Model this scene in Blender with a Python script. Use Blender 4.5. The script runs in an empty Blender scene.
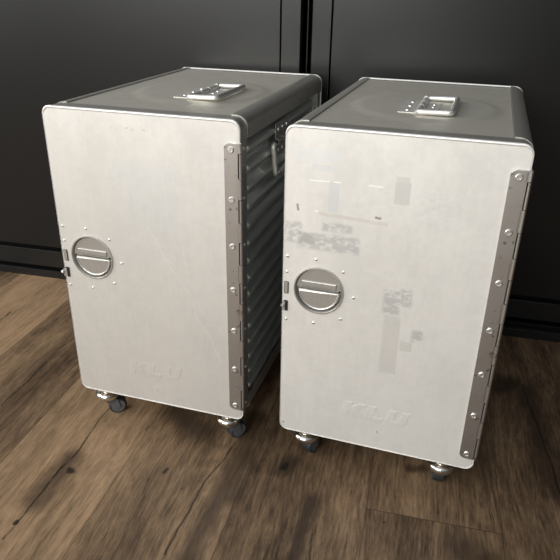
import bpy, bmesh, math, random
from mathutils import Vector, Matrix
random.seed(7)
SC = bpy.context.scene
COL = SC.collection
PI = math.pi

# ------------------------------------------------------------------ measured layout (metres)
W, D, H = 0.29, 0.4465, 0.4679          # container width, depth, height of the aluminium body
B = 0.0585                               # body underside above the floor (casters)
CAM_Z = 0.15621692 + H + B
F_PX, PITCH, ROLL = 619.085, 0.449680, 0.018678
BOXES = [(-0.33183471, 0.86165636, -0.28473153), (0.00254496, 0.76562279, -0.3044553)]
WALL_ANG = -0.225573
KF = 1.0126
WALL_O = Vector((0, 1.25465 * KF, 0))

# ------------------------------------------------------------------ mesh helpers
SHIFT = Vector((0, 0, 0))

def obj(name, bm, mat, parent=None, smooth=True, angle=35, shift=None):
    sh = SHIFT if shift is None else shift
    if sh.length: bmesh.ops.translate(bm, verts=bm.verts, vec=sh)
    bmesh.ops.recalc_face_normals(bm, faces=bm.faces)
    me = bpy.data.meshes.new(name)
    bm.to_mesh(me); bm.free()
    me.materials.append(mat)
    if smooth:
        me.polygons.foreach_set('use_smooth', [True] * len(me.polygons))
        me.set_sharp_from_angle(angle=math.radians(angle))
    o = bpy.data.objects.new(name, me)
    COL.objects.link(o)
    if smooth:
        wn = o.modifiers.new('weighted_normals', 'WEIGHTED_NORMAL'); wn.keep_sharp = True; wn.weight = 100
    if parent is not None: o.parent = parent
    return o

def NB(): return bmesh.new()

def add_box(bm, a, b, bev=0.0, seg=2):
    r = bmesh.ops.create_cube(bm, size=1.0)
    vs = r['verts']
    c = [(a[i] + b[i]) / 2 for i in range(3)]; s = [abs(b[i] - a[i]) for i in range(3)]
    for v in vs: v.co = Vector([c[i] + v.co[i] * s[i] for i in range(3)])
    if bev > 0:
        es = list({e for v in vs for e in v.link_edges})
        bmesh.ops.bevel(bm, geom=es, offset=bev, segments=seg, affect='EDGES', profile=0.5)

def rr(x0, x1, z0, z1, r, n=6):
    """rounded rectangle outline, r = radius or (bl, br, tr, tl)"""
    if not isinstance(r, (tuple, list)): r = (r,) * 4
    out = []
    for (cx, cz, a0, q) in ((x0, z0, PI, r[0]), (x1, z0, 1.5 * PI, r[1]), (x1, z1, 0, r[2]), (x0, z1, .5 * PI, r[3])):
        ox = cx + (q if cx == x0 else -q); oz = cz + (q if cz == z0 else -q)
        if q < 1e-6: out.append((cx, cz)); continue
        for k in range(n + 1):
            a = a0 + .5 * PI * k / n
            out.append((ox + q * math.cos(a), oz + q * math.sin(a)))
    return out

def loft(bm, rings, close=True, cap0=False, cap1=False):
    """rings of equal length 3-D points"""
    R = [[bm.verts.new(p) for p in ring] for ring in rings]
    n = len(R[0])
    for a, b in zip(R, R[1:]):
        for i in range(n if close else n - 1):
            j = (i + 1) % n
            try: bm.faces.new((a[i], a[j], b[j], b[i]))
            except ValueError: pass
    if cap0: bm.faces.new(R[0])
    if cap1: bm.faces.new(R[-1][::-1])

def prism_xz(bm, pts, y0, y1, bev=0.0):
    """pts outline in XZ, from front y0 to back y1, front edge bevelled by shrinking"""
    cx = sum(p[0] for p in pts) / len(pts); cz = sum(p[1] for p in pts) / len(pts)
    rings = []
    if bev > 0:
        sh = shrink(pts, bev)
        rings.append([(x, y0, z) for x, z in sh])
        sh2 = shrink(pts, bev * .3)
        rings.append([(x, y0 + bev * .3, z) for x, z in sh2])
        rings.append([(x, y0 + bev, z) for x, z in pts])
    else:
        rings.append([(x, y0, z) for x, z in pts])
    rings.append([(x, y1, z) for x, z in pts])
    loft(bm, rings, True, True, True)

def shrink(pts, d):
    n = len(pts); out = []
    for i in range(n):
        a = Vector(pts[i - 1]); b = Vector(pts[i]); c = Vector(pts[(i + 1) % n])
        e1 = (b - a); e2 = (c - b)
        if e1.length < 1e-9: e1 = e2
        if e2.length < 1e-9: e2 = e1
        n1 = Vector((-e1.y, e1.x)).normalized(); n2 = Vector((-e2.y, e2.x)).normalized()
        m = (n1 + n2).normalized(); k = max(.4, m.dot(n1))
        out.append(tuple(b + m * (d / k)))
    return out

def tube(bm, pts, r, n=10, closed=False):
    P = [Vector(p) for p in pts]; N = len(P); rings = []
    up = None
    for i in range(N):
        if closed: t = (P[(i + 1) % N] - P[i - 1]).normalized()
        else: t = (P[min(i + 1, N - 1)] - P[max(i - 1, 0)]).normalized()
        if up is None:
            up = t.orthogonal().normalized()
        up = (up - t * up.dot(t)).normalized()
        s = t.cross(up)
        rings.append([P[i] + up * (r * math.cos(2 * PI * k / n)) + s * (r * math.sin(2 * PI * k / n)) for k in range(n)])
    if closed: rings.append(rings[0])
    loft(bm, rings, True, not closed, not closed)
    if closed: bmesh.ops.remove_doubles(bm, verts=bm.verts, dist=1e-6)

def lathe(bm, prof, M=None, n=24, cap0=True):
    """profile of (radius, height) about +Z, placed by matrix M"""
    M = M or Matrix.Identity(4)
    rings = []
    for r, h in prof:
        rings.append([M @ Vector((max(r, 1e-5) * math.cos(2 * PI * k / n), max(r, 1e-5) * math.sin(2 * PI * k / n), h)) for k in range(n)])
    loft(bm, rings, True, cap0, True)

def axis_m(loc, z):
    z = Vector(z).normalized()
    q = Vector((0, 0, 1)).rotation_difference(z)
    return Matrix.Translation(Vector(loc)) @ q.to_matrix().to_4x4()

def fillet(pts, r, n=6):
    """round the inner corners of a polyline"""
    P = [Vector(p) for p in pts]; out = [P[0]]
    for i in range(1, len(P) - 1):
        a = (P[i - 1] - P[i]).normalized(); b = (P[i + 1] - P[i]).normalized()
        p0 = P[i] + a * r; p1 = P[i] + b * r
        for k in range(n + 1):
            t = k / n
            out.append(p0.lerp(P[i], t).lerp(P[i].lerp(p1, t), t))
    out.append(P[-1])
    return out

def rivet_bm(loc, nrm, r, h):
    bm = NB()
    lathe(bm, [(r, -0.0006), (r, h * .25), (r * .86, h * .7), (r * .55, h * .95), (0, h)], axis_m(loc, nrm), 14)
    return bm

# ------------------------------------------------------------------ node helpers
class Nodes:
    def __init__(s, name):
        s.m = bpy.data.materials.new(name); s.m.use_nodes = True
        s.t = s.m.node_tree; s.t.nodes.clear()
        s.out = s.t.nodes.new('ShaderNodeOutputMaterial')
        s.b = s.t.nodes.new('ShaderNodeBsdfPrincipled')
        s.t.links.new(s.b.outputs[0], s.out.inputs[0])
        s._obj = None
    def put(s, sock, v):
        if isinstance(v, bpy.types.NodeSocket): s.t.links.new(v, sock)
        elif v is not None:
            if sock.type == 'RGBA' and len(v) == 3: v = (*v, 1)
            sock.default_value = v
    def set(s, **k):
        for n, v in k.items(): s.put(s.b.inputs[n.replace('_', ' ')], v)
    def math(s, op, a, b=None, c=None, clamp=False):
        n = s.t.nodes.new('ShaderNodeMath'); n.operation = op; n.use_clamp = clamp
        s.put(n.inputs[0], a)
        if b is not None: s.put(n.inputs[1], b)
        if c is not None: s.put(n.inputs[2], c)
        return n.outputs[0]
    def coord(s):
        if s._obj is None:
            s._obj = s.t.nodes.new('ShaderNodeTexCoord').outputs['Object']
        return s._obj
    def sep(s, v):
        n = s.t.nodes.new('ShaderNodeSeparateXYZ'); s.put(n.inputs[0], v); return n.outputs
    def comb(s, x, y, z):
        n = s.t.nodes.new('ShaderNodeCombineXYZ')
        for i, q in enumerate((x, y, z)): s.put(n.inputs[i], q)
        return n.outputs[0]
    def vscale(s, v, sc, off=(0, 0, 0)):
        n = s.t.nodes.new('ShaderNodeMapping'); s.put(n.inputs['Vector'], v)
        n.inputs['Scale'].default_value = sc; n.inputs['Location'].default_value = off
        return n.outputs[0]
    def noise(s, v, scale=5, detail=4, rough=.5, dist=0):
        n = s.t.nodes.new('ShaderNodeTexNoise'); s.put(n.inputs['Vector'], v)
        n.inputs['Scale'].default_value = scale; n.inputs['Detail'].default_value = detail
        n.inputs['Roughness'].default_value = rough; n.inputs['Distortion'].default_value = dist
        return n.outputs['Fac']
    def ramp(s, f, a, b, va=0.0, vb=1.0):
        n = s.t.nodes.new('ShaderNodeMapRange'); n.interpolation_type = 'SMOOTHSTEP'
        s.put(n.inputs[0], f); s.put(n.inputs[1], a); s.put(n.inputs[2], b); s.put(n.inputs[3], va); s.put(n.inputs[4], vb)
        return n.outputs[0]
    def mix(s, f, a, b, mode='MIX'):
        n = s.t.nodes.new('ShaderNodeMix'); n.data_type = 'RGBA'; n.blend_type = mode
        s.put(n.inputs[0], f); s.put(n.inputs[6], a); s.put(n.inputs[7], b)
        return n.outputs[2]
    def white(s, v):
        n = s.t.nodes.new('ShaderNodeTexWhiteNoise'); n.noise_dimensions = '1D'; s.put(n.inputs['W'], v)
        return n.outputs['Value']
    def bump(s, h, strength=.2, dist=.001):
        n = s.t.nodes.new('ShaderNodeBump'); n.inputs['Strength'].default_value = strength
        n.inputs['Distance'].default_value = dist; s.put(n.inputs['Height'], h)
        s.t.links.new(n.outputs[0], s.b.inputs['Normal'])
    def rect(s, u, v, x0, x1, y0, y1, soft=.0012):
        a = s.ramp(u, x0 - soft, x0 + soft); b = s.ramp(u, x1 - soft, x1 + soft, 1, 0)
        c = s.ramp(v, y0 - soft, y0 + soft); d = s.ramp(v, y1 - soft, y1 + soft, 1, 0)
        return s.math('MULTIPLY', s.math('MULTIPLY', a, b), s.math('MULTIPLY', c, d))
    def seg(s, u, v, p, q, w, soft=.0006):
        """mask of a straight stroke from p to q"""
        dx, dy = q[0] - p[0], q[1] - p[1]; L2 = dx * dx + dy * dy
        px = s.math('SUBTRACT', u, p[0]); py = s.math('SUBTRACT', v, p[1])
        t = s.math('DIVIDE', s.math('MULTIPLY_ADD', px, dx, s.math('MULTIPLY', py, dy)), L2, clamp=True)
        ex = s.math('MULTIPLY_ADD', t, -dx, px); ey = s.math('MULTIPLY_ADD', t, -dy, py)
        d = s.math('SQRT', s.math('MULTIPLY_ADD', ex, ex, s.math('MULTIPLY', ey, ey)))
        return s.ramp(d, w, w + soft, 1, 0)
    def maxall(s, L):
        r = L[0]
        for q in L[1:]: r = s.math('MAXIMUM', r, q)
        return r

def metal(name, base, rough, var=.06, nscale=14, bump=.0, metallic=1.0, stretch=(1, 1, 1), tint=None):
    N = Nodes(name)
    v = N.vscale(N.coord(), stretch)
    n1 = N.noise(v, nscale, 5, .6); n2 = N.noise(v, nscale * 6, 3, .6)
    f = N.math('MULTIPLY_ADD', n1, .7, N.math('MULTIPLY', n2, .3))
    dark = tint or tuple(c * (1 - 2.4 * var) for c in base)
    N.set(Base_Color=N.mix(N.ramp(f, .38, .62), dark, base), Metallic=metallic,
          Roughness=N.ramp(f, .35, .65, rough + var * .8, rough - var * .6))
    if bump: N.bump(n2, bump, .0005)
    return N.m

# ------------------------------------------------------------------ materials
def door_mat(kind):
    N = Nodes('brushed_aluminium_door_' + kind)
    x, y, z = N.sep(N.coord())
    u = N.math('ADD', x, W / 2); v = N.math('SUBTRACT', z, B)
    co = N.coord()
    n1 = N.noise(N.vscale(co, (1, 1, .6)), 11, 5, .6)
    n2 = N.noise(N.vscale(co, (1, 1, 1)), 70, 4, .65)
    n3 = N.noise(N.vscale(co, (1, 1, .12)), 160, 3, .6)
    f = N.math('MULTIPLY_ADD', n1, .55, N.math('MULTIPLY_ADD', n2, .3, N.math('MULTIPLY', n3, .15)))
    gain = {'smooth': .93, 'worn': 1.0}[kind]
    col = N.mix(N.ramp(f, .36, .64), tuple(c * gain for c in DOOR_DARK), tuple(c * gain for c in DOOR_LIGHT))
    rough = N.ramp(f, .35, .65, DOOR_ROUGH + .03, DOOR_ROUGH - .03)
    wob = N.math('MULTIPLY', N.math('SUBTRACT', n2, .5), .004)
    uu = N.math('ADD', u, wob); vv = N.math('ADD', v, wob)
    nb = N.noise(N.vscale(co, (1, 1, 1.6)), 95, 4, .7)
    if kind == 'worn':
        patches = [  # x0,x1,z0,z1, colour, strength
            (.059, .0725, .361, .399, (.62, .65, .69), .45),
            (.036, .066, .412, .4205, (.68, .70, .73), .4),
            (.012, .075, .424, .440, (.74, .77, .79), .35),
            (.141, .160, .381, .409, (.52, .51, .49), .42),
            (.142, .158, .409, .4155, (.52, .51, .49), .35),
            (.143, .166, .136, .226, (.52, .50, .47), .30),
            (.168, .184, .176, .191, (.55, .53, .49), .35)]
        for a, b, c, d, colr, st in patches:
            col = N.mix(N.math('MULTIPLY', N.rect(u, v, a, b, c, d, .0009), st), col, colr)
        tr = [(.000, .026, .313, .342), (.019, .103, .3065, .329), (.052, .093, .334, .346),
              (.140, .163, .228, .264), (.162, .177, .243, .268), (.182, .197, .192, .211)]
        msk = N.maxall([N.rect(uu, vv, a, b, c, d, .003) for a, b, c, d in tr])
        msk = N.math('MULTIPLY', msk, N.ramp(nb, .38, .54))
        col = N.mix(N.math('MULTIPLY', msk, .5), col, (.40, .40, .40))
        core = N.math('MULTIPLY', N.rect(uu, vv, .021, .043, .313, .329, .003), .3)
        col = N.mix(core, col, (.30, .30, .30))
        pale = N.maxall([N.seg(u, v, (.0345, .3995), (.0585, .4002), .0006), N.seg(u, v, (.066, .4003), (.073, .4004), .0005),
                         N.seg(u, v, (.1095, .4008), (.126, .4003), .0007), N.seg(u, v, (.043, .360), (.046, .360), .0009)])
        col = N.mix(pale, col, (.95, .95, .94))
        dk = N.maxall([N.seg(uu, vv, (.0185, .365), (.020, .359), .0012), N.seg(uu, vv, (.121, .3606), (.126, .3597), .0011),
                       N.seg(uu, vv, (.0055, .0135), (.0065, .0125), .0009), N.seg(u, v, (.150, .0335), (.1505, .0300), .0004)])
        col = N.mix(N.math('MULTIPLY', dk, .75), col, (.22, .21, .20))
        line = N.seg(uu, vv, (.05, .357), (.135, .353), .0012, .002)
        col = N.mix(N.math('MULTIPLY', line, .3), col, (.55, .48, .43))
        smear = N.math('MULTIPLY', N.rect(uu, vv, .170, .215, .36, .40, .012), N.ramp(nb, .42, .6))
        col = N.mix(N.math('MULTIPLY', smear, .25), col, (.60, .61, .62))
        h = N.math('MULTIPLY_ADD', n1, .3, n2)
    else:
        crack = [(.1497, .3064), (.1537, .2978), (.1771, .2521), (.2108, .2066), (.2187, .1695), (.240, .139), (.2557, .0978)]
        L = [N.seg(uu, vv, p, q, .0003, .0012) for p, q in zip(crack, crack[1:])]
        L += [N.seg(uu, vv, (.202, .2844), (.2026, .2603), .0003, .001), N.seg(uu, vv, (.2026, .2603), (.2040, .2570), .0007, .0008),
              N.seg(uu, vv, (.1236, .1577), (.1265, .1512), .0004, .001), N.seg(u, v, (.1432, .0381), (.1427, .0315), .0006, .0005),
              N.seg(u, v, (.170, .262), (.184, .256), .0004, .001)]
        cr = N.maxall(L)
        col = N.mix(N.math('MULTIPLY', cr, .30), col, (.95, .95, .94))
        bl = N.math('MULTIPLY', N.rect(uu, vv, .10, .20, .26, .40, .008), .18)  # faint bluish, darker reflection painted into the middle of the door
        col = N.mix(bl, col, (.66, .69, .72))
        spk = N.math('MULTIPLY', N.rect(uu, vv, .105, .165, .437, .447, .004), N.ramp(nb, .55, .66))
        col = N.mix(N.math('MULTIPLY', spk, .6), col, (.45, .44, .43))
        dk = N.seg(u, v, (.1430, .0255), (.1431, .0250), .0008)
        col = N.mix(N.math('MULTIPLY', dk, .6), col, (.35, .33, .31))
        h = N.math('MULTIPLY_ADD', cr, .8, N.math('MULTIPLY_ADD', n1, .3, N.math('MULTIPLY', n2, .5)))
    N.set(Base_Color=col, Metallic={'smooth': .74, 'worn': .55}[kind], Roughness=rough, Specular_IOR_Level=.5)
    N.bump(h, .10, .0012)
    return N.m

DOOR_DARK, DOOR_LIGHT = (.735, .72, .685), (.845, .83, .795)
DOOR_ROUGH, DOOR_METAL = .56, .60

M_DOOR = {'smooth': door_mat('smooth'), 'worn': door_mat('worn')}
M_RIM = metal('bright_rim_aluminium', (.88, .87, .85), .36, .03, 14, .0, .45)
M_BODY = metal('dull_aluminium_skin', (.66, .635, .565), .50, .05, 9, .06, .7)
M_EDGE = metal('worn_edge_profile_aluminium', (.53, .515, .475), .42, .05, 20, .04, .85, stretch=(1, .25, 1))
M_SIDE = metal('corrugated_side_aluminium', (.62, .64, .62), .33, .03, 16, .0, .75, stretch=(1, .2, 1))
M_STEEL = metal('stainless_hinge_steel', (.56, .54, .515), .42, .05, 30, .04)
def speck(m):
    t = m.node_tree; b = [n for n in t.nodes if n.type == 'BSDF_PRINCIPLED'][0]
    lk = b.inputs['Base Color'].links[0]; src = lk.from_socket
    tc = t.nodes.new('ShaderNodeTexCoord'); nz = t.nodes.new('ShaderNodeTexNoise'); nz.inputs['Scale'].default_value = 95; nz.inputs['Detail'].default_value = 4
    t.links.new(tc.outputs['Object'], nz.inputs['Vector'])
    mr = t.nodes.new('ShaderNodeMapRange'); mr.inputs[1].default_value = .66; mr.inputs[2].default_value = .72; mr.inputs[4].default_value = .7
    t.links.new(nz.outputs['Fac'], mr.inputs[0])
    mx = t.nodes.new('ShaderNodeMix'); mx.data_type = 'RGBA'; t.links.new(mr.outputs[0], mx.inputs[0]); t.links.new(src, mx.inputs[6]); mx.inputs[7].default_value = (.12, .11, .10, 1)
    t.links.new(mx.outputs[2], b.inputs['Base Color'])
speck(M_STEEL)
M_DISH = metal('stainless_latch_steel', (.56, .55, .525), .40, .05, 40, .0, .8)
M_BRACKET = metal('bracket_aluminium', (.66, .645, .61), .46, .05, 40, .0, .55)
M_BRIGHT = metal('polished_wire', (.80, .79, .76), .34, .03, 40, .0, .8)
M_RIVET = metal('rivet_aluminium', (.88, .87, .85), .36, .02, 60)
M_CHROME = metal('caster_chrome', (.82, .80, .75), .14, .03, 50)

def plain(name, col, rough, metallic=0, spec=.5, nz=60, amt=.25):
    N = Nodes(name)
    n = N.noise(N.coord(), nz, 3)
    N.set(Base_Color=N.mix(N.ramp(n, .35, .65), tuple(c * (1 - amt) for c in col), col), Roughness=rough, Metallic=metallic, Specular_IOR_Level=spec)
    return N.m
M_DARK = plain('dark_opening', (.012, .012, .012), .6)
M_RUBBER = plain('grey_rubber_tyre', (.022, .025, .028), .5)
M_HUB = plain('grey_plastic_hub', (.11, .115, .12), .45)
M_LAM = plain('charcoal_laminate', (.0055, .0056, .0054), .33, nz=500, amt=.12)
M_BLACK = plain('black_track', (.003, .003, .003), .8, spec=.15)
M_TRACK = plain('charcoal_rail', (.007, .0072, .0072), .36)

def floor_mat():
    N = Nodes('dark_oak_vinyl_planks')
    s, t, _ = N.sep(N.vscale(N.coord(), (1 / KF, 1 / KF, 1)))
    PW = .1855
    k = N.math('DIVIDE', N.math('SUBTRACT', s, .26), PW)
    i = N.math('FLOOR', k); fr = N.math('FRACT', k)
    r1 = N.white(N.math('ADD', i, 17.3)); r2 = N.white(N.math('ADD', i, 51.7))
    PL = 1.22
    # end joints: the plank in front of the worn container (index 0) ends at t = -0.557
    first = N.math('COMPARE', i, 0, .1)
    o1 = N.math('MULTIPLY_ADD', r2, .3, .85)
    off = N.math('MULTIPLY_ADD', first, N.math('SUBTRACT', .557, o1), o1)
    kt = N.math('DIVIDE', N.math('ADD', t, off), PL)
    j = N.math('FLOOR', kt); ft = N.math('FRACT', kt)
    tone = N.white(N.math('MULTIPLY_ADD', j, 7.31, N.math('MULTIPLY', i, 3.17)))
    lift = N.math('MULTIPLY', N.math('SUBTRACT', tone, .5), .08)
    for kk, vv in ((-5, .085), (-4, -.035), (-3, .02), (-2, -.005), (-1, -.012), (0, -.025), (1, -.04)):
        lift = N.math('MULTIPLY_ADD', N.math('COMPARE', i, kk, .1), vv, lift)
    sx = N.math('MULTIPLY_ADD', tone, 3.0, s); tx = N.math('MULTIPLY_ADD', r1, 5.0, t)
    P = N.comb(sx, tx, N.math('MULTIPLY', tone, 9))
    warp = N.noise(N.vscale(P, (7, 2.2, 1)), 1.0, 2, .5)
    Pw = N.comb(N.math('MULTIPLY_ADD', warp, .05, sx), tx, N.math('MULTIPLY', tone, 9))
    broad = N.noise(N.vscale(Pw, (16, 1.6, 1)), 1.0, 4, .55)
    grain = N.noise(N.vscale(Pw, (150, 7, 1)), 1.0, 7, .75, .3)
    fine = N.noise(N.vscale(Pw, (290, 30, 1)), 1.0, 6, .75)
    pore = N.ramp(N.noise(N.vscale(Pw, (520, 30, 1)), 1.0, 3, .6), .60, .70)
    mott = N.noise(N.vscale(Pw, (34, 11, 1)), 1.0, 6, .7, .8)
    f = N.math('MULTIPLY_ADD', broad, .28, N.math('MULTIPLY_ADD', grain, .25, N.math('MULTIPLY_ADD', fine, .27, N.math('MULTIPLY', mott, .20))))
    f = N.math('MULTIPLY_ADD', pore, -.06, N.math('ADD', f, lift))
    cr = N.t.nodes.new('ShaderNodeValToRGB'); N.put(cr.inputs[0], f)
    e = cr.color_ramp.elements
    e[0].position = .36; e[0].color = (.024, .015, .0085, 1)
    e[1].position = .64; e[1].color = (.33, .218, .128, 1)
    q = e.new(.445); q.color = (.088, .056, .033, 1)
    q = e.new(.52); q.color = (.172, .113, .066, 1)
    col = cr.outputs[0]
    # knots and dark cracks at their places
    wn = N.math('MULTIPLY', N.math('SUBTRACT', N.noise(N.vscale(N.coord(), (6, 14, 1)), 1.0, 3, .5), .5), .016)
    wn2 = N.math('MULTIPLY', N.math('SUBTRACT', N.noise(N.vscale(N.coord(), (60, 30, 1)), 1.0, 3, .6), .5), .022)
    sw = N.math('ADD', s, wn); s2 = N.math('ADD', s, wn2); t2 = N.math('ADD', t, wn2)
    segs = [((-.203, -.730), (-.200, -.640), .0012), ((-.200, -.640), (-.197, -.560), .0024), ((-.197, -.560), (-.203, -.400), .0012),
            ((.014, -.70), (.020, -.560), .0012), ((.020, -.560), (.040, -.47), .0014), ((-.3825, -.48), (-.3835, -.27), .0004),
            ((.512, -.18), (.522, -.30), .0012), ((.522, -.30), (.538, -.46), .0020), ((-.575, -.26), (-.572, -.18), .002),
            ((.200, -.68), (.194, -.62), .0008), ((.160, -.70), (.154, -.66), .0006)]
    mk = N.maxall([N.seg(sw, t, p, r_, w * .5, .0016) for p, r_, w in segs])
    mk = N.math('MULTIPLY', mk, N.ramp(N.noise(N.vscale(N.coord(), (30, 30, 1)), 1.0, 3, .6), .33, .55, .35, 1))
    soft = N.maxall([N.seg(s2, t2, (-.199, -.66), (-.197, -.57), .004, .030), N.seg(s2, t2, (.060, -.58), (.052, -.40), .009, .024), N.seg(s2, t2, (.040, -.80), (.052, -.56), .004, .020), N.seg(s2, t2, (.172, -.74), (.182, -.56), .002, .014),
                     N.seg(s2, t2, (.129, -.512), (.130, -.492), .004, .020), N.seg(s2, t2, (.515, -.2), (.535, -.46), .004, .034),
                     N.seg(s2, t2, (-.02, -.46), (-.08, -.42), .006, .040), N.seg(s2, t2, (.395, -.60), (.42, -.62), .01, .04),
                     N.seg(s2, t2, (.47, -.20), (.49, -.18), .008, .03), N.seg(s2, t2, (.315, -.46), (.335, -.455), .002, .012)])
    spot = N.maxall([N.seg(s2, t2, (.129, -.506), (.130, -.500), .003, .006), N.seg(s2, t2, (-.045, -.560), (-.042, -.552), .0015, .004),
                     N.seg(s2, t2, (-.183, -.595), (-.184, -.588), .002, .006), N.seg(s, t, (.2865, -.5765), (.287, -.576), .0012, .001),
                     N.seg(s2, t2, (-.205, -.705), (-.205, -.700), .0015, .003)])
    col = N.mix(N.math('MULTIPLY', soft, .72), col, (.022, .014, .009))
    col = N.mix(N.math('MULTIPLY', mk, .85), col, (.010, .007, .005))
    col = N.mix(N.math('MULTIPLY', spot, .9), col, (.008, .006, .005))
    # seams
    gap = N.math('MAXIMUM', N.math('LESS_THAN', N.math('MINIMUM', fr, N.math('SUBTRACT', 1, fr)), .0032),
                 N.math('LESS_THAN', N.math('MINIMUM', ft, N.math('SUBTRACT', 1, ft)), .0007))
    col = N.mix(N.math('MULTIPLY', gap, .6), col, (.018, .012, .008))
    N.set(Base_Color=col, Roughness=N.ramp(f, .3, .7, .62, .50), Specular_IOR_Level=.22)
    h = N.math('SUBTRACT', N.math('MULTIPLY_ADD', fine, .5, N.math('MULTIPLY', grain, .5)), N.math('MULTIPLY_ADD', mk, .7, N.math('MULTIPLY', gap, .6)))
    N.bump(h, .25, .0012)
    return N.m
M_FLOOR = floor_mat()

# ------------------------------------------------------------------ the setting
def setting(name, loc=WALL_O, rz=WALL_ANG):
    o = bpy.data.objects.new(name, None); COL.objects.link(o)
    o.location = loc; o.rotation_euler = (0, 0, rz); o['kind'] = 'structure'
    return o
def place(o, loc=WALL_O, rz=WALL_ANG):
    o.location = loc; o.rotation_euler = (0, 0, rz); o['kind'] = 'structure'; return o

bm = NB(); add_box(bm, (-3.2, -3.6, -.04), (3.2, .16, 0)); place(obj('floor', bm, M_FLOOR))
bm = NB(); add_box(bm, (-3.2, .11, 0), (3.2, .16, 2.5)); place(obj('wall_back', bm, M_BLACK))

TOPZ = 2.2
def sliding_door(name, x0, x1, y, lo, zg):
    """flush panel with black frame profiles; y is its front face, lo = underside, zg = underside of the panel"""
    r = setting(name)
    bm = NB(); add_box(bm, (x0 + .040, y + .001, zg), (x1 - .040, y + .022, TOPZ - .05), .0012); obj('door_panel', bm, M_LAM, r)
    bm = NB(); add_box(bm, (x0, y, lo), (x1, y + .026, zg - .0105), .0016); obj('bottom_rail', bm, M_TRACK, r)
    bm = NB(); add_box(bm, (x0, y, TOPZ - .047), (x1, y + .026, TOPZ), .0015); obj('top_rail', bm, M_TRACK, r)
    for a, b in ((x0, x0 + .0375), (x1 - .0375, x1)):
        bm = NB(); add_box(bm, (a, y, zg - .0085), (b, y + .026, TOPZ - .048), .0015); obj('stile', bm, M_LAM, r)
    bm = NB(); add_box(bm, (x0 + .006, y + .016, zg - .0115), (x1 - .006, y + .021, TOPZ - .04)); obj('groove_backing', bm, M_BLACK, r)
    return r
sliding_door('door_1', -1.32, .0308, .000, .0305, .0847)
sliding_door('door_2', .0470, 1.44, .030, .0305, .0847)
# handle lip between the two doors and the floor track
r = setting('trim_1')
bm = NB(); add_box(bm, (.0362, .034, .024), (.0392, .058, TOPZ), .0006); obj('edge_strip', bm, M_LAM, r)
r = setting('baseboard_back')
bm = NB(); add_box(bm, (-3.2, -.0005, 0), (3.2, .012, .0195), .0012); obj('front_plinth', bm, M_TRACK, r)
bm = NB(); add_box(bm, (-3.2, .0122, 0), (3.2, .11, .008)); obj('track_bed', bm, M_BLACK, r)
bm = NB(); add_box(bm, (-3.2, .027, .0082), (3.2, .0295, .022), .0006); obj('track_fin', bm, M_TRACK, r)
for n_, x0, x1 in (('door_3', -2.68, -1.282), ('door_4', 1.402, 2.80)):
    sliding_door(n_, x0, x1, .030 if n_ == 'door_3' else .0, .030, .0835)

# ------------------------------------------------------------------ the galley containers
def arc_pts(cx, cz, r, a0, a1, n=6):
    return [(cx + r * math.cos(a0 + (a1 - a0) * k / n), cz + r * math.sin(a0 + (a1 - a0) * k / n)) for k in range(n + 1)]

LETTERS = {
 'K': [(0, 0), (.40, 0), (.40, .28), (.47, .36), (.72, 0), (1.20, 0), (.76, .58), (1.20, 1), (.74, 1), (.40, .68), (.40, 1), (0, 1)],
 'L': [(0, 0), (.92, 0), (.92, .29), (.40, .29), (.40, 1), (0, 1)],
 'U': [(0, 1), (0, .32), (.04, .15), (.13, .05), (.27, 0), (.76, 0), (.90, .05), (.99, .15), (1.03, .32), (1.03, 1), (.66, 1), (.66, .38),
       (.63, .30), (.57, .27), (.48, .27), (.42, .30), (.39, .38), (.39, 1)]}

def side_handle_bm(): pass

def handle(root, base, ex, ey, ez, name, bail_fold, width=.112):
    """riveted flap handle. base = centre of the rolled hinge; ex = direction the bail lies, ey = along the roll, ez = away from the panel"""
    ex, ey, ez = Vector(ex), Vector(ey), Vector(ez); base = Vector(base)
    P = lambda a, b, c: base + ex * a + ey * b + ez * c
    hw = width / 2; pw = hw - (.022 if name == 'side_handle' else .008)
    # bracket: thin plate with a roll in the middle
    prof = [(.0050 * math.cos(a), .0022 + .0050 * math.sin(a)) for a in [PI + .45 - (PI + .9) * k / 10 for k in range(11)]]
    th = .0012
    up = [(a * .76, .0022 + (c - .0022) * .76) for a, c in prof]
    bm = NB()
    spans = ((-pw, -pw * .36), (-pw * .28, pw * .28), (pw * .36, pw))
    ring = lambda b: [P(a, b, c) for a, c in prof] + [P(a, b, c) for a, c in reversed(up)]
    # two flat flanges over the full width
    for lo_, hi_ in ((-.0275, -.0050), (.0050, .0235)):
        loft(bm, [[P(lo_, b, 0), P(hi_, b, 0), P(hi_, b, th), P(lo_, b, th)] for b in (-pw, pw)], True, True, True)
    for b0, b1 in spans:
        R = [ring(b0 if i == 0 else b1) for i in range(2)]
        loft(bm, R, True, True, True)
    br = obj(name, bm, M_STEEL if name == 'side_handle' else M_BRACKET, root, angle=40)  # side handle: same bracket in darker steel, its shaded facing put into the colour
    for a in (-.0165, .0150):
        for b in (-pw * .66, 0, pw * .66):
            if a > 0 and abs(b) > hw * .5: b *= .62
            obj('rivet', rivet_bm(P(a, b, th), ez, .0030, .0016), M_RIVET, br)
    # wire bail
    c, s = math.cos(bail_fold), math.sin(bail_fold); rw = .0040
    L = .044
    pts = fillet([(0, -hw + .006, 0), (0, -hw - .001, 0), (L, -hw - .001, 0), (L, hw + .001, 0), (0, hw + .001, 0), (0, hw - .006, 0)], .0055, 6)
    pts = [P(q[0] * c, q[1], .0042 + q[0] * s) for q in pts]
    bm = NB(); tube(bm, pts, rw, 12)
    obj('bail', bm, M_BRIGHT, br, angle=60)
    return br

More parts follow.
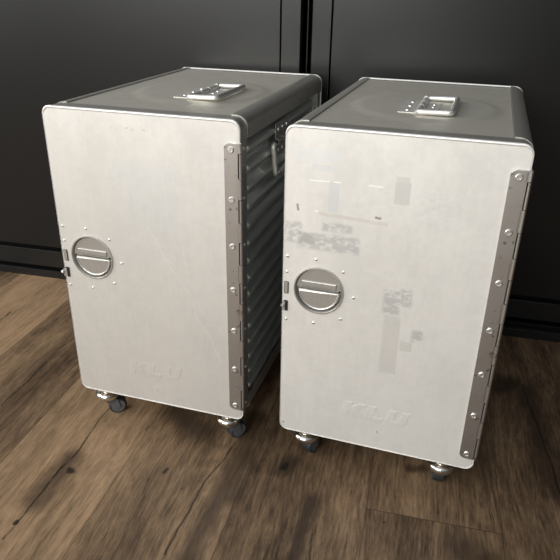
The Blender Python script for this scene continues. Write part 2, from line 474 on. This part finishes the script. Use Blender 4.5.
def caster(root, x, y, trail, zb):
    tx, ty = math.cos(trail), math.sin(trail)
    bm = NB()
    lathe(bm, [(.0150, 0), (.0158, -.0012), (.0158, -.0072), (.0150, -.0086), (.0108, -.0096), (.0106, -.0122), (.0150, -.0138), (.0188, -.0160),
               (.0200, -.0192), (.0198, -.0222), (.0180, -.0262), (.0148, -.0290), (.0080, -.0302), (0, -.0304)], Matrix.Translation((x, y, zb)), 36)
    cs = obj('caster', bm, M_CHROME, root, angle=50)
    wx, wy, wz, wr, ww = x + tx * .014, y + ty * .014, .0152, .0151, .0180
    ax = Vector((-ty, tx, 0))
    # fork
    for sgn in (-1, 1):
        bm = NB()
        o0 = Vector((x, y, 0)) + ax * (sgn * (ww / 2 + .0016))
        d = Vector((tx, ty, 0)); w_ = ax * (sgn * .0012)
        quad = [o0 - d * .007 + Vector((0, 0, .033)), o0 + d * .014 + Vector((0, 0, .032)), o0 + d * .018 + Vector((0, 0, .014)), o0 + d * .009 + Vector((0, 0, .0115))]
        loft(bm, [quad, [p + w_ for p in quad]], True, True, True)
        obj('fork_plate', bm, M_HUB, cs)
    M = axis_m((wx, wy, wz), ax)
    h = ww / 2
    bm = NB()
    lathe(bm, [(.0112, -h + .0006), (.0128, -h), (wr - .002, -h), (wr - .0005, -h + .0012), (wr, -h + .003), (wr, h - .003), (wr - .0005, h - .0012), (wr - .002, h), (.0128, h), (.0112, h - .0006)], M, 32)
    wl = obj('wheel', bm, M_RUBBER, cs, angle=50)
    bm = NB()
    lathe(bm, [(.0118, -h - .0002), (.0105, -h + .0012), (.0052, -h + .0014), (.0048, -h - .0008), (.0026, -h - .001), (.0024, -h + .0006),
               (.0024, h - .0006), (.0026, h + .001), (.0048, h + .0008), (.0052, h - .0014), (.0105, h - .0012), (.0118, h + .0002)], M, 28)
    obj('wheel_hub', bm, M_HUB, cs, angle=40)

def container(spec):
    global SHIFT
    x0, y0, t = spec['pose']
    ax = Vector((math.cos(t), math.sin(t), 0)); ay = Vector((-math.sin(t), math.cos(t), 0))
    root = bpy.data.objects.new('galley_container', None); COL.objects.link(root)
    root.location = Vector((x0, y0, 0)) + ax * (W / 2) + ay * (D / 2); root.rotation_euler = (0, 0, t)
    root['label'] = spec['label']; root['category'] = 'container'; root['group'] = 'aluminium galley containers on casters'
    SHIFT = Vector((-W / 2, -D / 2, 0))
    zb, zt = B, B + H
    e = .0012
    # ---- inner carcass: back sheet and floor sheet
    bm = NB(); add_box(bm, (.010, D - .010, zb + .008), (W - .010, D - .006, zt - .008)); obj('back_panel', bm, M_BODY, root)
    bm = NB(); add_box(bm, (.012, .006, zb + .003), (W - .012, D - .008, zb + .007)); obj('bottom_panel', bm, M_BODY, root)
    # ---- front and rear frames (rounded rings)
    def ring_frame(name, ya, yb, inner, rad, out=0.0, mat=M_EDGE):
        o_ = rr(-out, W + out, zb - out, zt + out, rad, 8); i_ = rr(inner, W - inner, zb + inner, zt - inner, rad * .6, 8)
        oc = shrink(o_, .001)
        bm = NB()
        seq = [(oc, ya), (o_, ya + .001), (o_, yb - .001), (oc, yb), (i_, yb), (i_, ya), (oc, ya)]
        loft(bm, [[(px, yy, pz) for px, pz in ol] for ol, yy in seq]); bmesh.ops.remove_doubles(bm, verts=bm.verts, dist=1e-6)
        return obj(name, bm, mat, root, angle=40)
    ring_frame('front_frame', .0045, .0285, .016, .0150, -.0012)
    ring_frame('rear_frame', D - .024, D - .004, .020, .0145, -.0014)
    ring_frame('rear_rim', D - .0038, D, .010, .0140, .0002, M_RIM)
    # ---- edge profiles along the depth, rounded outside
    ya, yb = .0288, D - .0042
    def profile(sx, sz):
        r = .0135; wd = .0225; hd = .0290; th = .0042
        pts = [(wd, 0), (wd, -.0006)]
        rx = .0185
        pts = [(wd, -th), (wd, -.0002), (wd - .0002, 0)] + [(rx - rx * math.sin(.5 * PI * k / 9), -r + r * math.cos(.5 * PI * k / 9)) for k in range(10)] + [(0, -hd), (th, -hd), (th, -r - .003), (rx, -th)]
        # soft ridge where the profile meets the flat panel
        return [(px if sx < 0 else W - px, (zt + pz) if sz > 0 else (zb - pz)) for px, pz in pts]
    for sz in (1, -1):
        for sx in (-1, 1):
            p = profile(sx, sz); bm = NB()
            loft(bm, [[(a, ya, c) for a, c in p], [(a, yb, c) for a, c in p]], True, True, True)
            obj('top_edge_profile' if sz > 0 else 'bottom_edge_profile', bm, M_EDGE, root, angle=30)
    # ---- top skin with a shallow pressed dome
    bm = NB(); nx, ny = 40, 52
    hx0, hy0 = spec['dome']
    V = []
    for j in range(ny + 1):
        row = []
        for i in range(nx + 1):
            px = .0231 + (W - .0462) * i / nx; py = .0045 + (D - .009) * j / ny
            rho = math.hypot((px - hx0) / .100, (py - hy0) / .108)
            k = max(0, min(1, (1.04 - rho) / .10)); k = k * k * (3 - 2 * k)
            row.append(bm.verts.new((px, py, zt - .0018 + .0027 * k)))
        V.append(row)
    for j in range(ny):
        for i in range(nx): bm.faces.new((V[j][i], V[j][i + 1], V[j + 1][i + 1], V[j + 1][i]))
    r_ = bmesh.ops.extrude_face_region(bm, geom=bm.faces[:])
    bmesh.ops.translate(bm, verts=[g for g in r_['geom'] if isinstance(g, bmesh.types.BMVert)], vec=(0, 0, -.0025))
    obj('top_panel', bm, M_BODY, root, angle=40)
    # ---- corrugated sides
    za, zc = zb + .0275, zt - .0275
    pitch = .0272; amp = .0105
    for sx in (-1, 1):
        bm = NB(); rows = []
        nz = 150
        ys = [.0270, .030, .0325, .035, .038, .041, .060, D * .35, D * .5, D * .7, D - .058, D - .048, D - .040, D - .034, D - .0235]
        for k in range(nz + 1):
            z = za + (zc - za) * k / nz
            ph = ((z - za) / pitch) % 1.0
            c = .5 - .5 * math.cos(2 * PI * ph); c = c ** .9
            row = []
            for yy in ys:
                fade = min(1, max(0, (yy - .030) / .011)) * min(1, max(0, (D - .034 - yy) / .022))
                fade = fade * fade * (3 - 2 * fade)
                inset = .0112 - amp * c * fade
                row.append((inset if sx < 0 else W - inset, yy, z))
            rows.append(row)
        thick = .0015 * (1 if sx < 0 else -1)
        loft(bm, rows, close=False)
        r_ = bmesh.ops.extrude_face_region(bm, geom=bm.faces[:])
        bmesh.ops.translate(bm, verts=[g for g in r_['geom'] if isinstance(g, bmesh.types.BMVert)], vec=(thick, 0, 0))
        obj('side_panel', bm, M_SIDE, root, angle=50)
    # ---- door: slab with rolled bright rim
    out = rr(.0004, W - .0004, zb + .0004, zt - .0006, .0125, 8)
    inn = shrink(out, .0030)
    cx, cz = .0520, zb + .2467; LR = .0345                       # latch recess
    bm = NB()
    N_ = len(inn); nh = N_
    # front skin with a round hole: polar matching of the outline to the circle
    hole = []
    angs = [math.atan2(pz - cz, px - cx) for px, pz in inn]
    hole = [(cx + LR * .985 * math.cos(a), cz + LR * .985 * math.sin(a)) for a in angs]
    extra = []
    # densify the outline so the hole is round
    dense = []
    for a_, b_ in zip(inn, inn[1:] + inn[:1]):
        L_ = math.hypot(b_[0] - a_[0], b_[1] - a_[1]); n__ = max(1, int(L_ / .006))
        for k in range(n__): dense.append((a_[0] + (b_[0] - a_[0]) * k / n__, a_[1] + (b_[1] - a_[1]) * k / n__))
    hole = []
    for px, pz in dense:
        a = math.atan2(pz - cz, px - cx); hole.append((cx + LR * .985 * math.cos(a), cz + LR * .985 * math.sin(a)))
    den_out = []
    loft(bm, [[(px, .0006, pz) for px, pz in dense], [(px, .0006, pz) for px, pz in hole], [(px, .0040, pz) for px, pz in hole], [(px, .0040, pz) for px, pz in dense], [(px, .0006, pz) for px, pz in dense]])
    bmesh.ops.remove_doubles(bm, verts=bm.verts, dist=1e-7)
    door = obj('door', bm, M_DOOR[spec['door']], root, angle=30)
    bm = NB(); mid = shrink(out, .0020); RB = .0020
    tube(bm, [(px, RB - .0006 + .0011 * min(1, max(0, (zt - .004 - pz) / .010)) + .0018 * min(1, max(0, (zb + .02 - pz) / .012)), pz) for px, pz in mid], RB, 10, True)
    for a_, b_ in ((out, .0040),):
        loft(bm, [[(px, .0004, pz) for px, pz in shrink(out, .0002)], [(px, .0042, pz) for px, pz in shrink(out, .0002)]])
    obj('door_rim', bm, M_RIM, door, angle=50)
    # embossed letters
    lx, lz, lh, sx_, depth, rot = spec['logo']
    bm = NB(); penx = 0
    for ch, wd in (('K', 1.22), ('L', 1.04), ('U', 1.1)):
        P = []
        for a, b in LETTERS[ch]:
            a2 = (penx + a) * sx_ + b * .26
            P.append((lx + lh * (a2 * math.cos(rot) - b * math.sin(rot)), .0004, lz + zb + lh * (b * math.cos(rot) + a2 * math.sin(rot))))
        fc = bm.faces.new([bm.verts.new(p) for p in P])
        penx += wd
    bmesh.ops.recalc_face_normals(bm, faces=bm.faces)
    for fc in bm.faces:
        if fc.normal.y > 0: fc.normal_flip()
    bmesh.ops.inset_individual(bm, faces=bm.faces[:], thickness=.0008, depth=depth + .0001, use_even_offset=True)
    obj('embossed_lettering', bm, M_DOOR[spec['door']], door, angle=20)
    # small rivets round the latch
    for a, b in ((.0073, .2915), (.0467, .2922), (.0842, .2795), (.1004, .2442), (.0848, .2088), (.0467, .1958), (.0070, .1950), (.0068, .2685)):
        obj('door_rivet', rivet_bm((a, .0004, zb + b), (0, -1, 0), .0019, .0013), M_RIVET, door)
    # spring catch window and pivot on the latch edge
    bm = NB(); prism_xz(bm, rr(.0035, .0098, zb + .2355, zb + .2535, .0006, 2), -.0003, .002)
    cw = obj('catch_window', bm, M_DARK, door)
    bm = NB(); prism_xz(bm, rr(.0042, .0088, zb + .2362, zb + .2528, .0006, 2), -.0008, .001, .0004); obj('catch_bar', bm, M_DISH, cw)
    bm = NB(); prism_xz(bm, rr(.0030, .0092, zb + .2085, zb + .2245, .0010, 2), -.0004, .002); cp = obj('catch_pocket', bm, M_DARK, door)
    bm = NB()
    lathe(bm, [(.0026, -.0035), (.0030, -.0025), (.0030, .0020), (.0024, .0035), (0, .004)], axis_m((.0030 - spec['catch'], -.0014, zb + .2165), (.35, -.55, .3)), 16)
    add_box(bm, (.0022 - spec['catch'] * .5, -.0020, zb + .209), (.0058, -.0002, zb + .2225), .0005)
    obj('catch_lever', bm, M_DISH, cp)
    # ---- latch: pressed dish, cross bar, half-moon paddle
    My = lambda yy: Matrix.Translation((cx, yy, cz)) @ Matrix.Rotation(PI / 2, 4, 'X')     # local z -> -y (towards the viewer)
    bm = NB()
    lathe(bm, [(LR + .0006, -.0002), (LR + .0002, .0012), (LR - .0012, .0014), (LR - .0020, .0006), (LR - .0028, -.0052), (LR - .0042, -.0066), (.012, -.0068), (0, -.0068)], My(0), 64, False)
    latch = obj('latch', bm, M_DISH, root, angle=40)
    bm = NB(); add_box(bm, (cx - .0245, .0006, cz + .0032), (cx + .0245, .0060, cz + .0122), .0014, 3); obj('latch_bar', bm, M_DISH, latch)
    # upper flat web between the bar and the dish edge
    A = arc_pts(cx, cz, LR - .0032, math.radians(3), math.radians(177), 32)
    bm = NB(); prism_xz(bm, A, .0022, .0062, .0004); obj('latch_web', bm, M_DISH, latch)
    pr = LR - .0058
    A = arc_pts(cx, cz - .0015, pr, PI + .03, 2 * PI - .03, 28)
    bm = NB(); prism_xz(bm, A, .0020, .0050, .0006)
    pad = obj('latch_paddle', bm, M_DISH, latch)
    bm = NB(); Ai = [(a, b) for a, b in shrink(A, .0014)]
    tube(bm, [(a, .0018, b) for a, b in Ai], .0011, 8, True); obj('paddle_rim', bm, M_BRIGHT, latch, angle=60)
    bm = NB(); add_box(bm, (cx - .0275, .0006, cz - .0034), (cx + .0275, .0040, cz - .0012), .0009, 3); obj('paddle_lip', bm, M_BRIGHT, latch)
    bm = NB(); lathe(bm, [(.0016, 0), (.0016, .0006), (0, .0007)], axis_m((cx + .0290, .0022, cz + .0016), (0, -1, 0)), 12); obj('lock_hole', bm, M_DARK, latch)
    # ---- hinge
    hx1, hz0, hz1 = .2682, zb + .0215, zb + .4385
    bm = NB(); prism_xz(bm, rr(hx1, W - .0022, hz0, hz1, (.008, .001, .003, .008), 6), -.0026, .0002, .0006)
    hinge = obj('hinge', bm, M_STEEL, root, angle=35)
    for k in range(7):
        z = zb + .0296 + .06667 * k
        bm = NB(); lathe(bm, [(.0043, -.0004), (.0043, .0008), (.0036, .0015), (.0022, .0015), (.0019, .0010), (0, .0010)], axis_m((.2779, -.0026, z), (0, -1, 0)), 20)
        obj('hinge_rivet', bm, M_RIVET, hinge)
    hzs = [zb + .4385]
    z = zb + .4385; alt = 0
    kn = []
    period = .0610; z1 = zb + .425
    edges = []
    zcur = hz1
    for k in range(8):
        top = zb + .425 - period * k
        if zcur - top > .002: edges.append((max(top, hz0), zcur, 0))
        bot = max(top - .033, hz0)
        if top > hz0 + .004: edges.append((bot, top, 1)); zcur = bot
    if zcur > hz0 + .003: edges.append((hz0, zcur, 0))
    for a, b, kind in edges:
        bm = NB()
        tube(bm, [(W + .0004, -.0012, a + .0004), (W + .0004, -.0012, b - .0004)], .0022, 12)
        if kind == 0: add_box(bm, (W - .004, -.0026, a + .0004), (W + .0004, -.0008, b - .0004))
        obj('hinge_knuckle', bm, M_STEEL, hinge, angle=50)
        if kind == 1:
            bm = NB(); add_box(bm, (W - .0028, -.00285, a + .0006), (W - .0019, -.0008, b - .0006)); obj('hinge_slot', bm, M_DARK, hinge)
    bm = NB(); add_box(bm, (W - .0010, .0002, hz0), (W + .0012, .0150, hz1), .0005); obj('hinge_leaf', bm, M_STEEL, hinge)
    for k in range(7):
        z = zb + .0296 + .06667 * k
        obj('leaf_rivet', rivet_bm((W + .0012, .0095, z), (1, 0, 0), .0024, .0012), M_RIVET, hinge)
    # ---- handles
    tx, ty = spec['top_handle']
    handle(root, (tx, ty, zt + .0007), (1, 0, 0), (0, 1, 0), (0, 0, 1), 'top_handle', .03)
    for sx in (-1, 1):
        hb = (W - .0012, .188, zb + .4065) if sx > 0 else (.0012, .188, zb + .4065)
        handle(root, hb, (0, 0, -1), (0, 1, 0), (sx, 0, 0), 'side_handle', .10)
    # ---- casters
    for (cx_, cy_), tr in zip(((spec['cx'][0], .021), (spec['cx'][1], .021), (spec['cx'][0], D - .024), (spec['cx'][1], D - .024)), spec['trails']):
        caster(root, cx_, cy_, tr, zb + .0028)
    SHIFT = Vector((0, 0, 0))
    return root

container(dict(pose=BOXES[0], door='smooth', dome=(.160, .190), top_handle=(.1735, .160), logo=(.094, .049, .0245, 1.10, .00010, .04), catch=.0045,
               cx=(.035, .257), trails=(math.radians(38), math.radians(52), 1.9, .6),
               label='silver aluminium galley container on casters with a long curved scratch down its door'))
container(dict(pose=BOXES[1], door='worn', dome=(.150, .190), top_handle=(.1470, .170), logo=(.0935, .0515, .0250, 1.14, .00018, -.02), catch=.0005,
               cx=(.039, .247), trails=(math.radians(70), math.radians(96), 1.2, 2.0),
               label='silver aluminium galley container on casters with grey tape residue and stains on its door'))

# ------------------------------------------------------------------ camera
cam = bpy.data.cameras.new('camera'); co = bpy.data.objects.new('camera', cam); COL.objects.link(co)
cam.sensor_fit = 'HORIZONTAL'; cam.sensor_width = 36; cam.lens = F_PX / 560 * 36; cam.clip_start = .02
c_, s_ = math.cos(PITCH), math.sin(PITCH)
r0 = Vector((1, 0, 0)); u0 = Vector((0, s_, c_)); fw = Vector((0, c_, -s_))
cr_, sr_ = math.cos(ROLL), math.sin(ROLL)
R_ = r0 * cr_ + u0 * sr_; U_ = -r0 * sr_ + u0 * cr_
m = Matrix((R_, U_, -fw)).transposed().to_4x4(); m.translation = Vector((0, 0, CAM_Z))
co.matrix_world = m
SC.camera = co

# ------------------------------------------------------------------ light: tall windows behind and left of the camera
def window(name, loc, target, sx, sy, watts, col=(1, 1, 1)):
    L = bpy.data.lights.new(name, 'AREA'); L.shape = 'RECTANGLE'; L.size = sx; L.size_y = sy; L.energy = watts; L.color = col
    o = bpy.data.objects.new(name, L); COL.objects.link(o); o.location = loc
    o.rotation_euler = (Vector(target) - Vector(loc)).to_track_quat('-Z', 'Y').to_euler()
    return o
window('window_daylight', (-1.45, -1.45, 1.55), (-.1, .9, .35), 2.2, 1.7, 80, (1.0, .99, .955))
window('side_window_daylight', (-2.5, .55, 1.35), (-.3, .85, .1), 1.3, 1.6, 38, (1.0, .98, .93))

w = bpy.data.worlds.new('world'); SC.world = w; w.use_nodes = True
bg = w.node_tree.nodes['Background']; bg.inputs[1].default_value = 1.0
nt = w.node_tree; tc = nt.nodes.new('ShaderNodeTexCoord'); sp = nt.nodes.new('ShaderNodeSeparateXYZ'); rp = nt.nodes.new('ShaderNodeValToRGB')
nt.links.new(tc.outputs['Generated'], sp.inputs[0]); nt.links.new(sp.outputs[2], rp.inputs[0]); nt.links.new(rp.outputs[0], bg.inputs[0])
mr = nt.nodes.new('ShaderNodeMapRange'); nt.links.new(sp.outputs[0], mr.inputs[0])           # windows on the left, dark room on the right
mr.inputs[1].default_value = -.3; mr.inputs[2].default_value = .75; mr.inputs[3].default_value = 1.1; mr.inputs[4].default_value = .22
nt.links.new(mr.outputs[0], bg.inputs[1])
rp.color_ramp.elements[0].position = 0.0; rp.color_ramp.elements[0].color = (.13, .135, .14, 1)      # dim far side of the room
rp.color_ramp.elements[1].position = .85; rp.color_ramp.elements[1].color = (.56, .58, .60, 1)      # pale ceiling

vs = SC.view_settings
vs.view_transform = 'Standard'; vs.look = 'None'; vs.gamma = 1; vs.use_curve_mapping = False; vs.exposure = 0.0
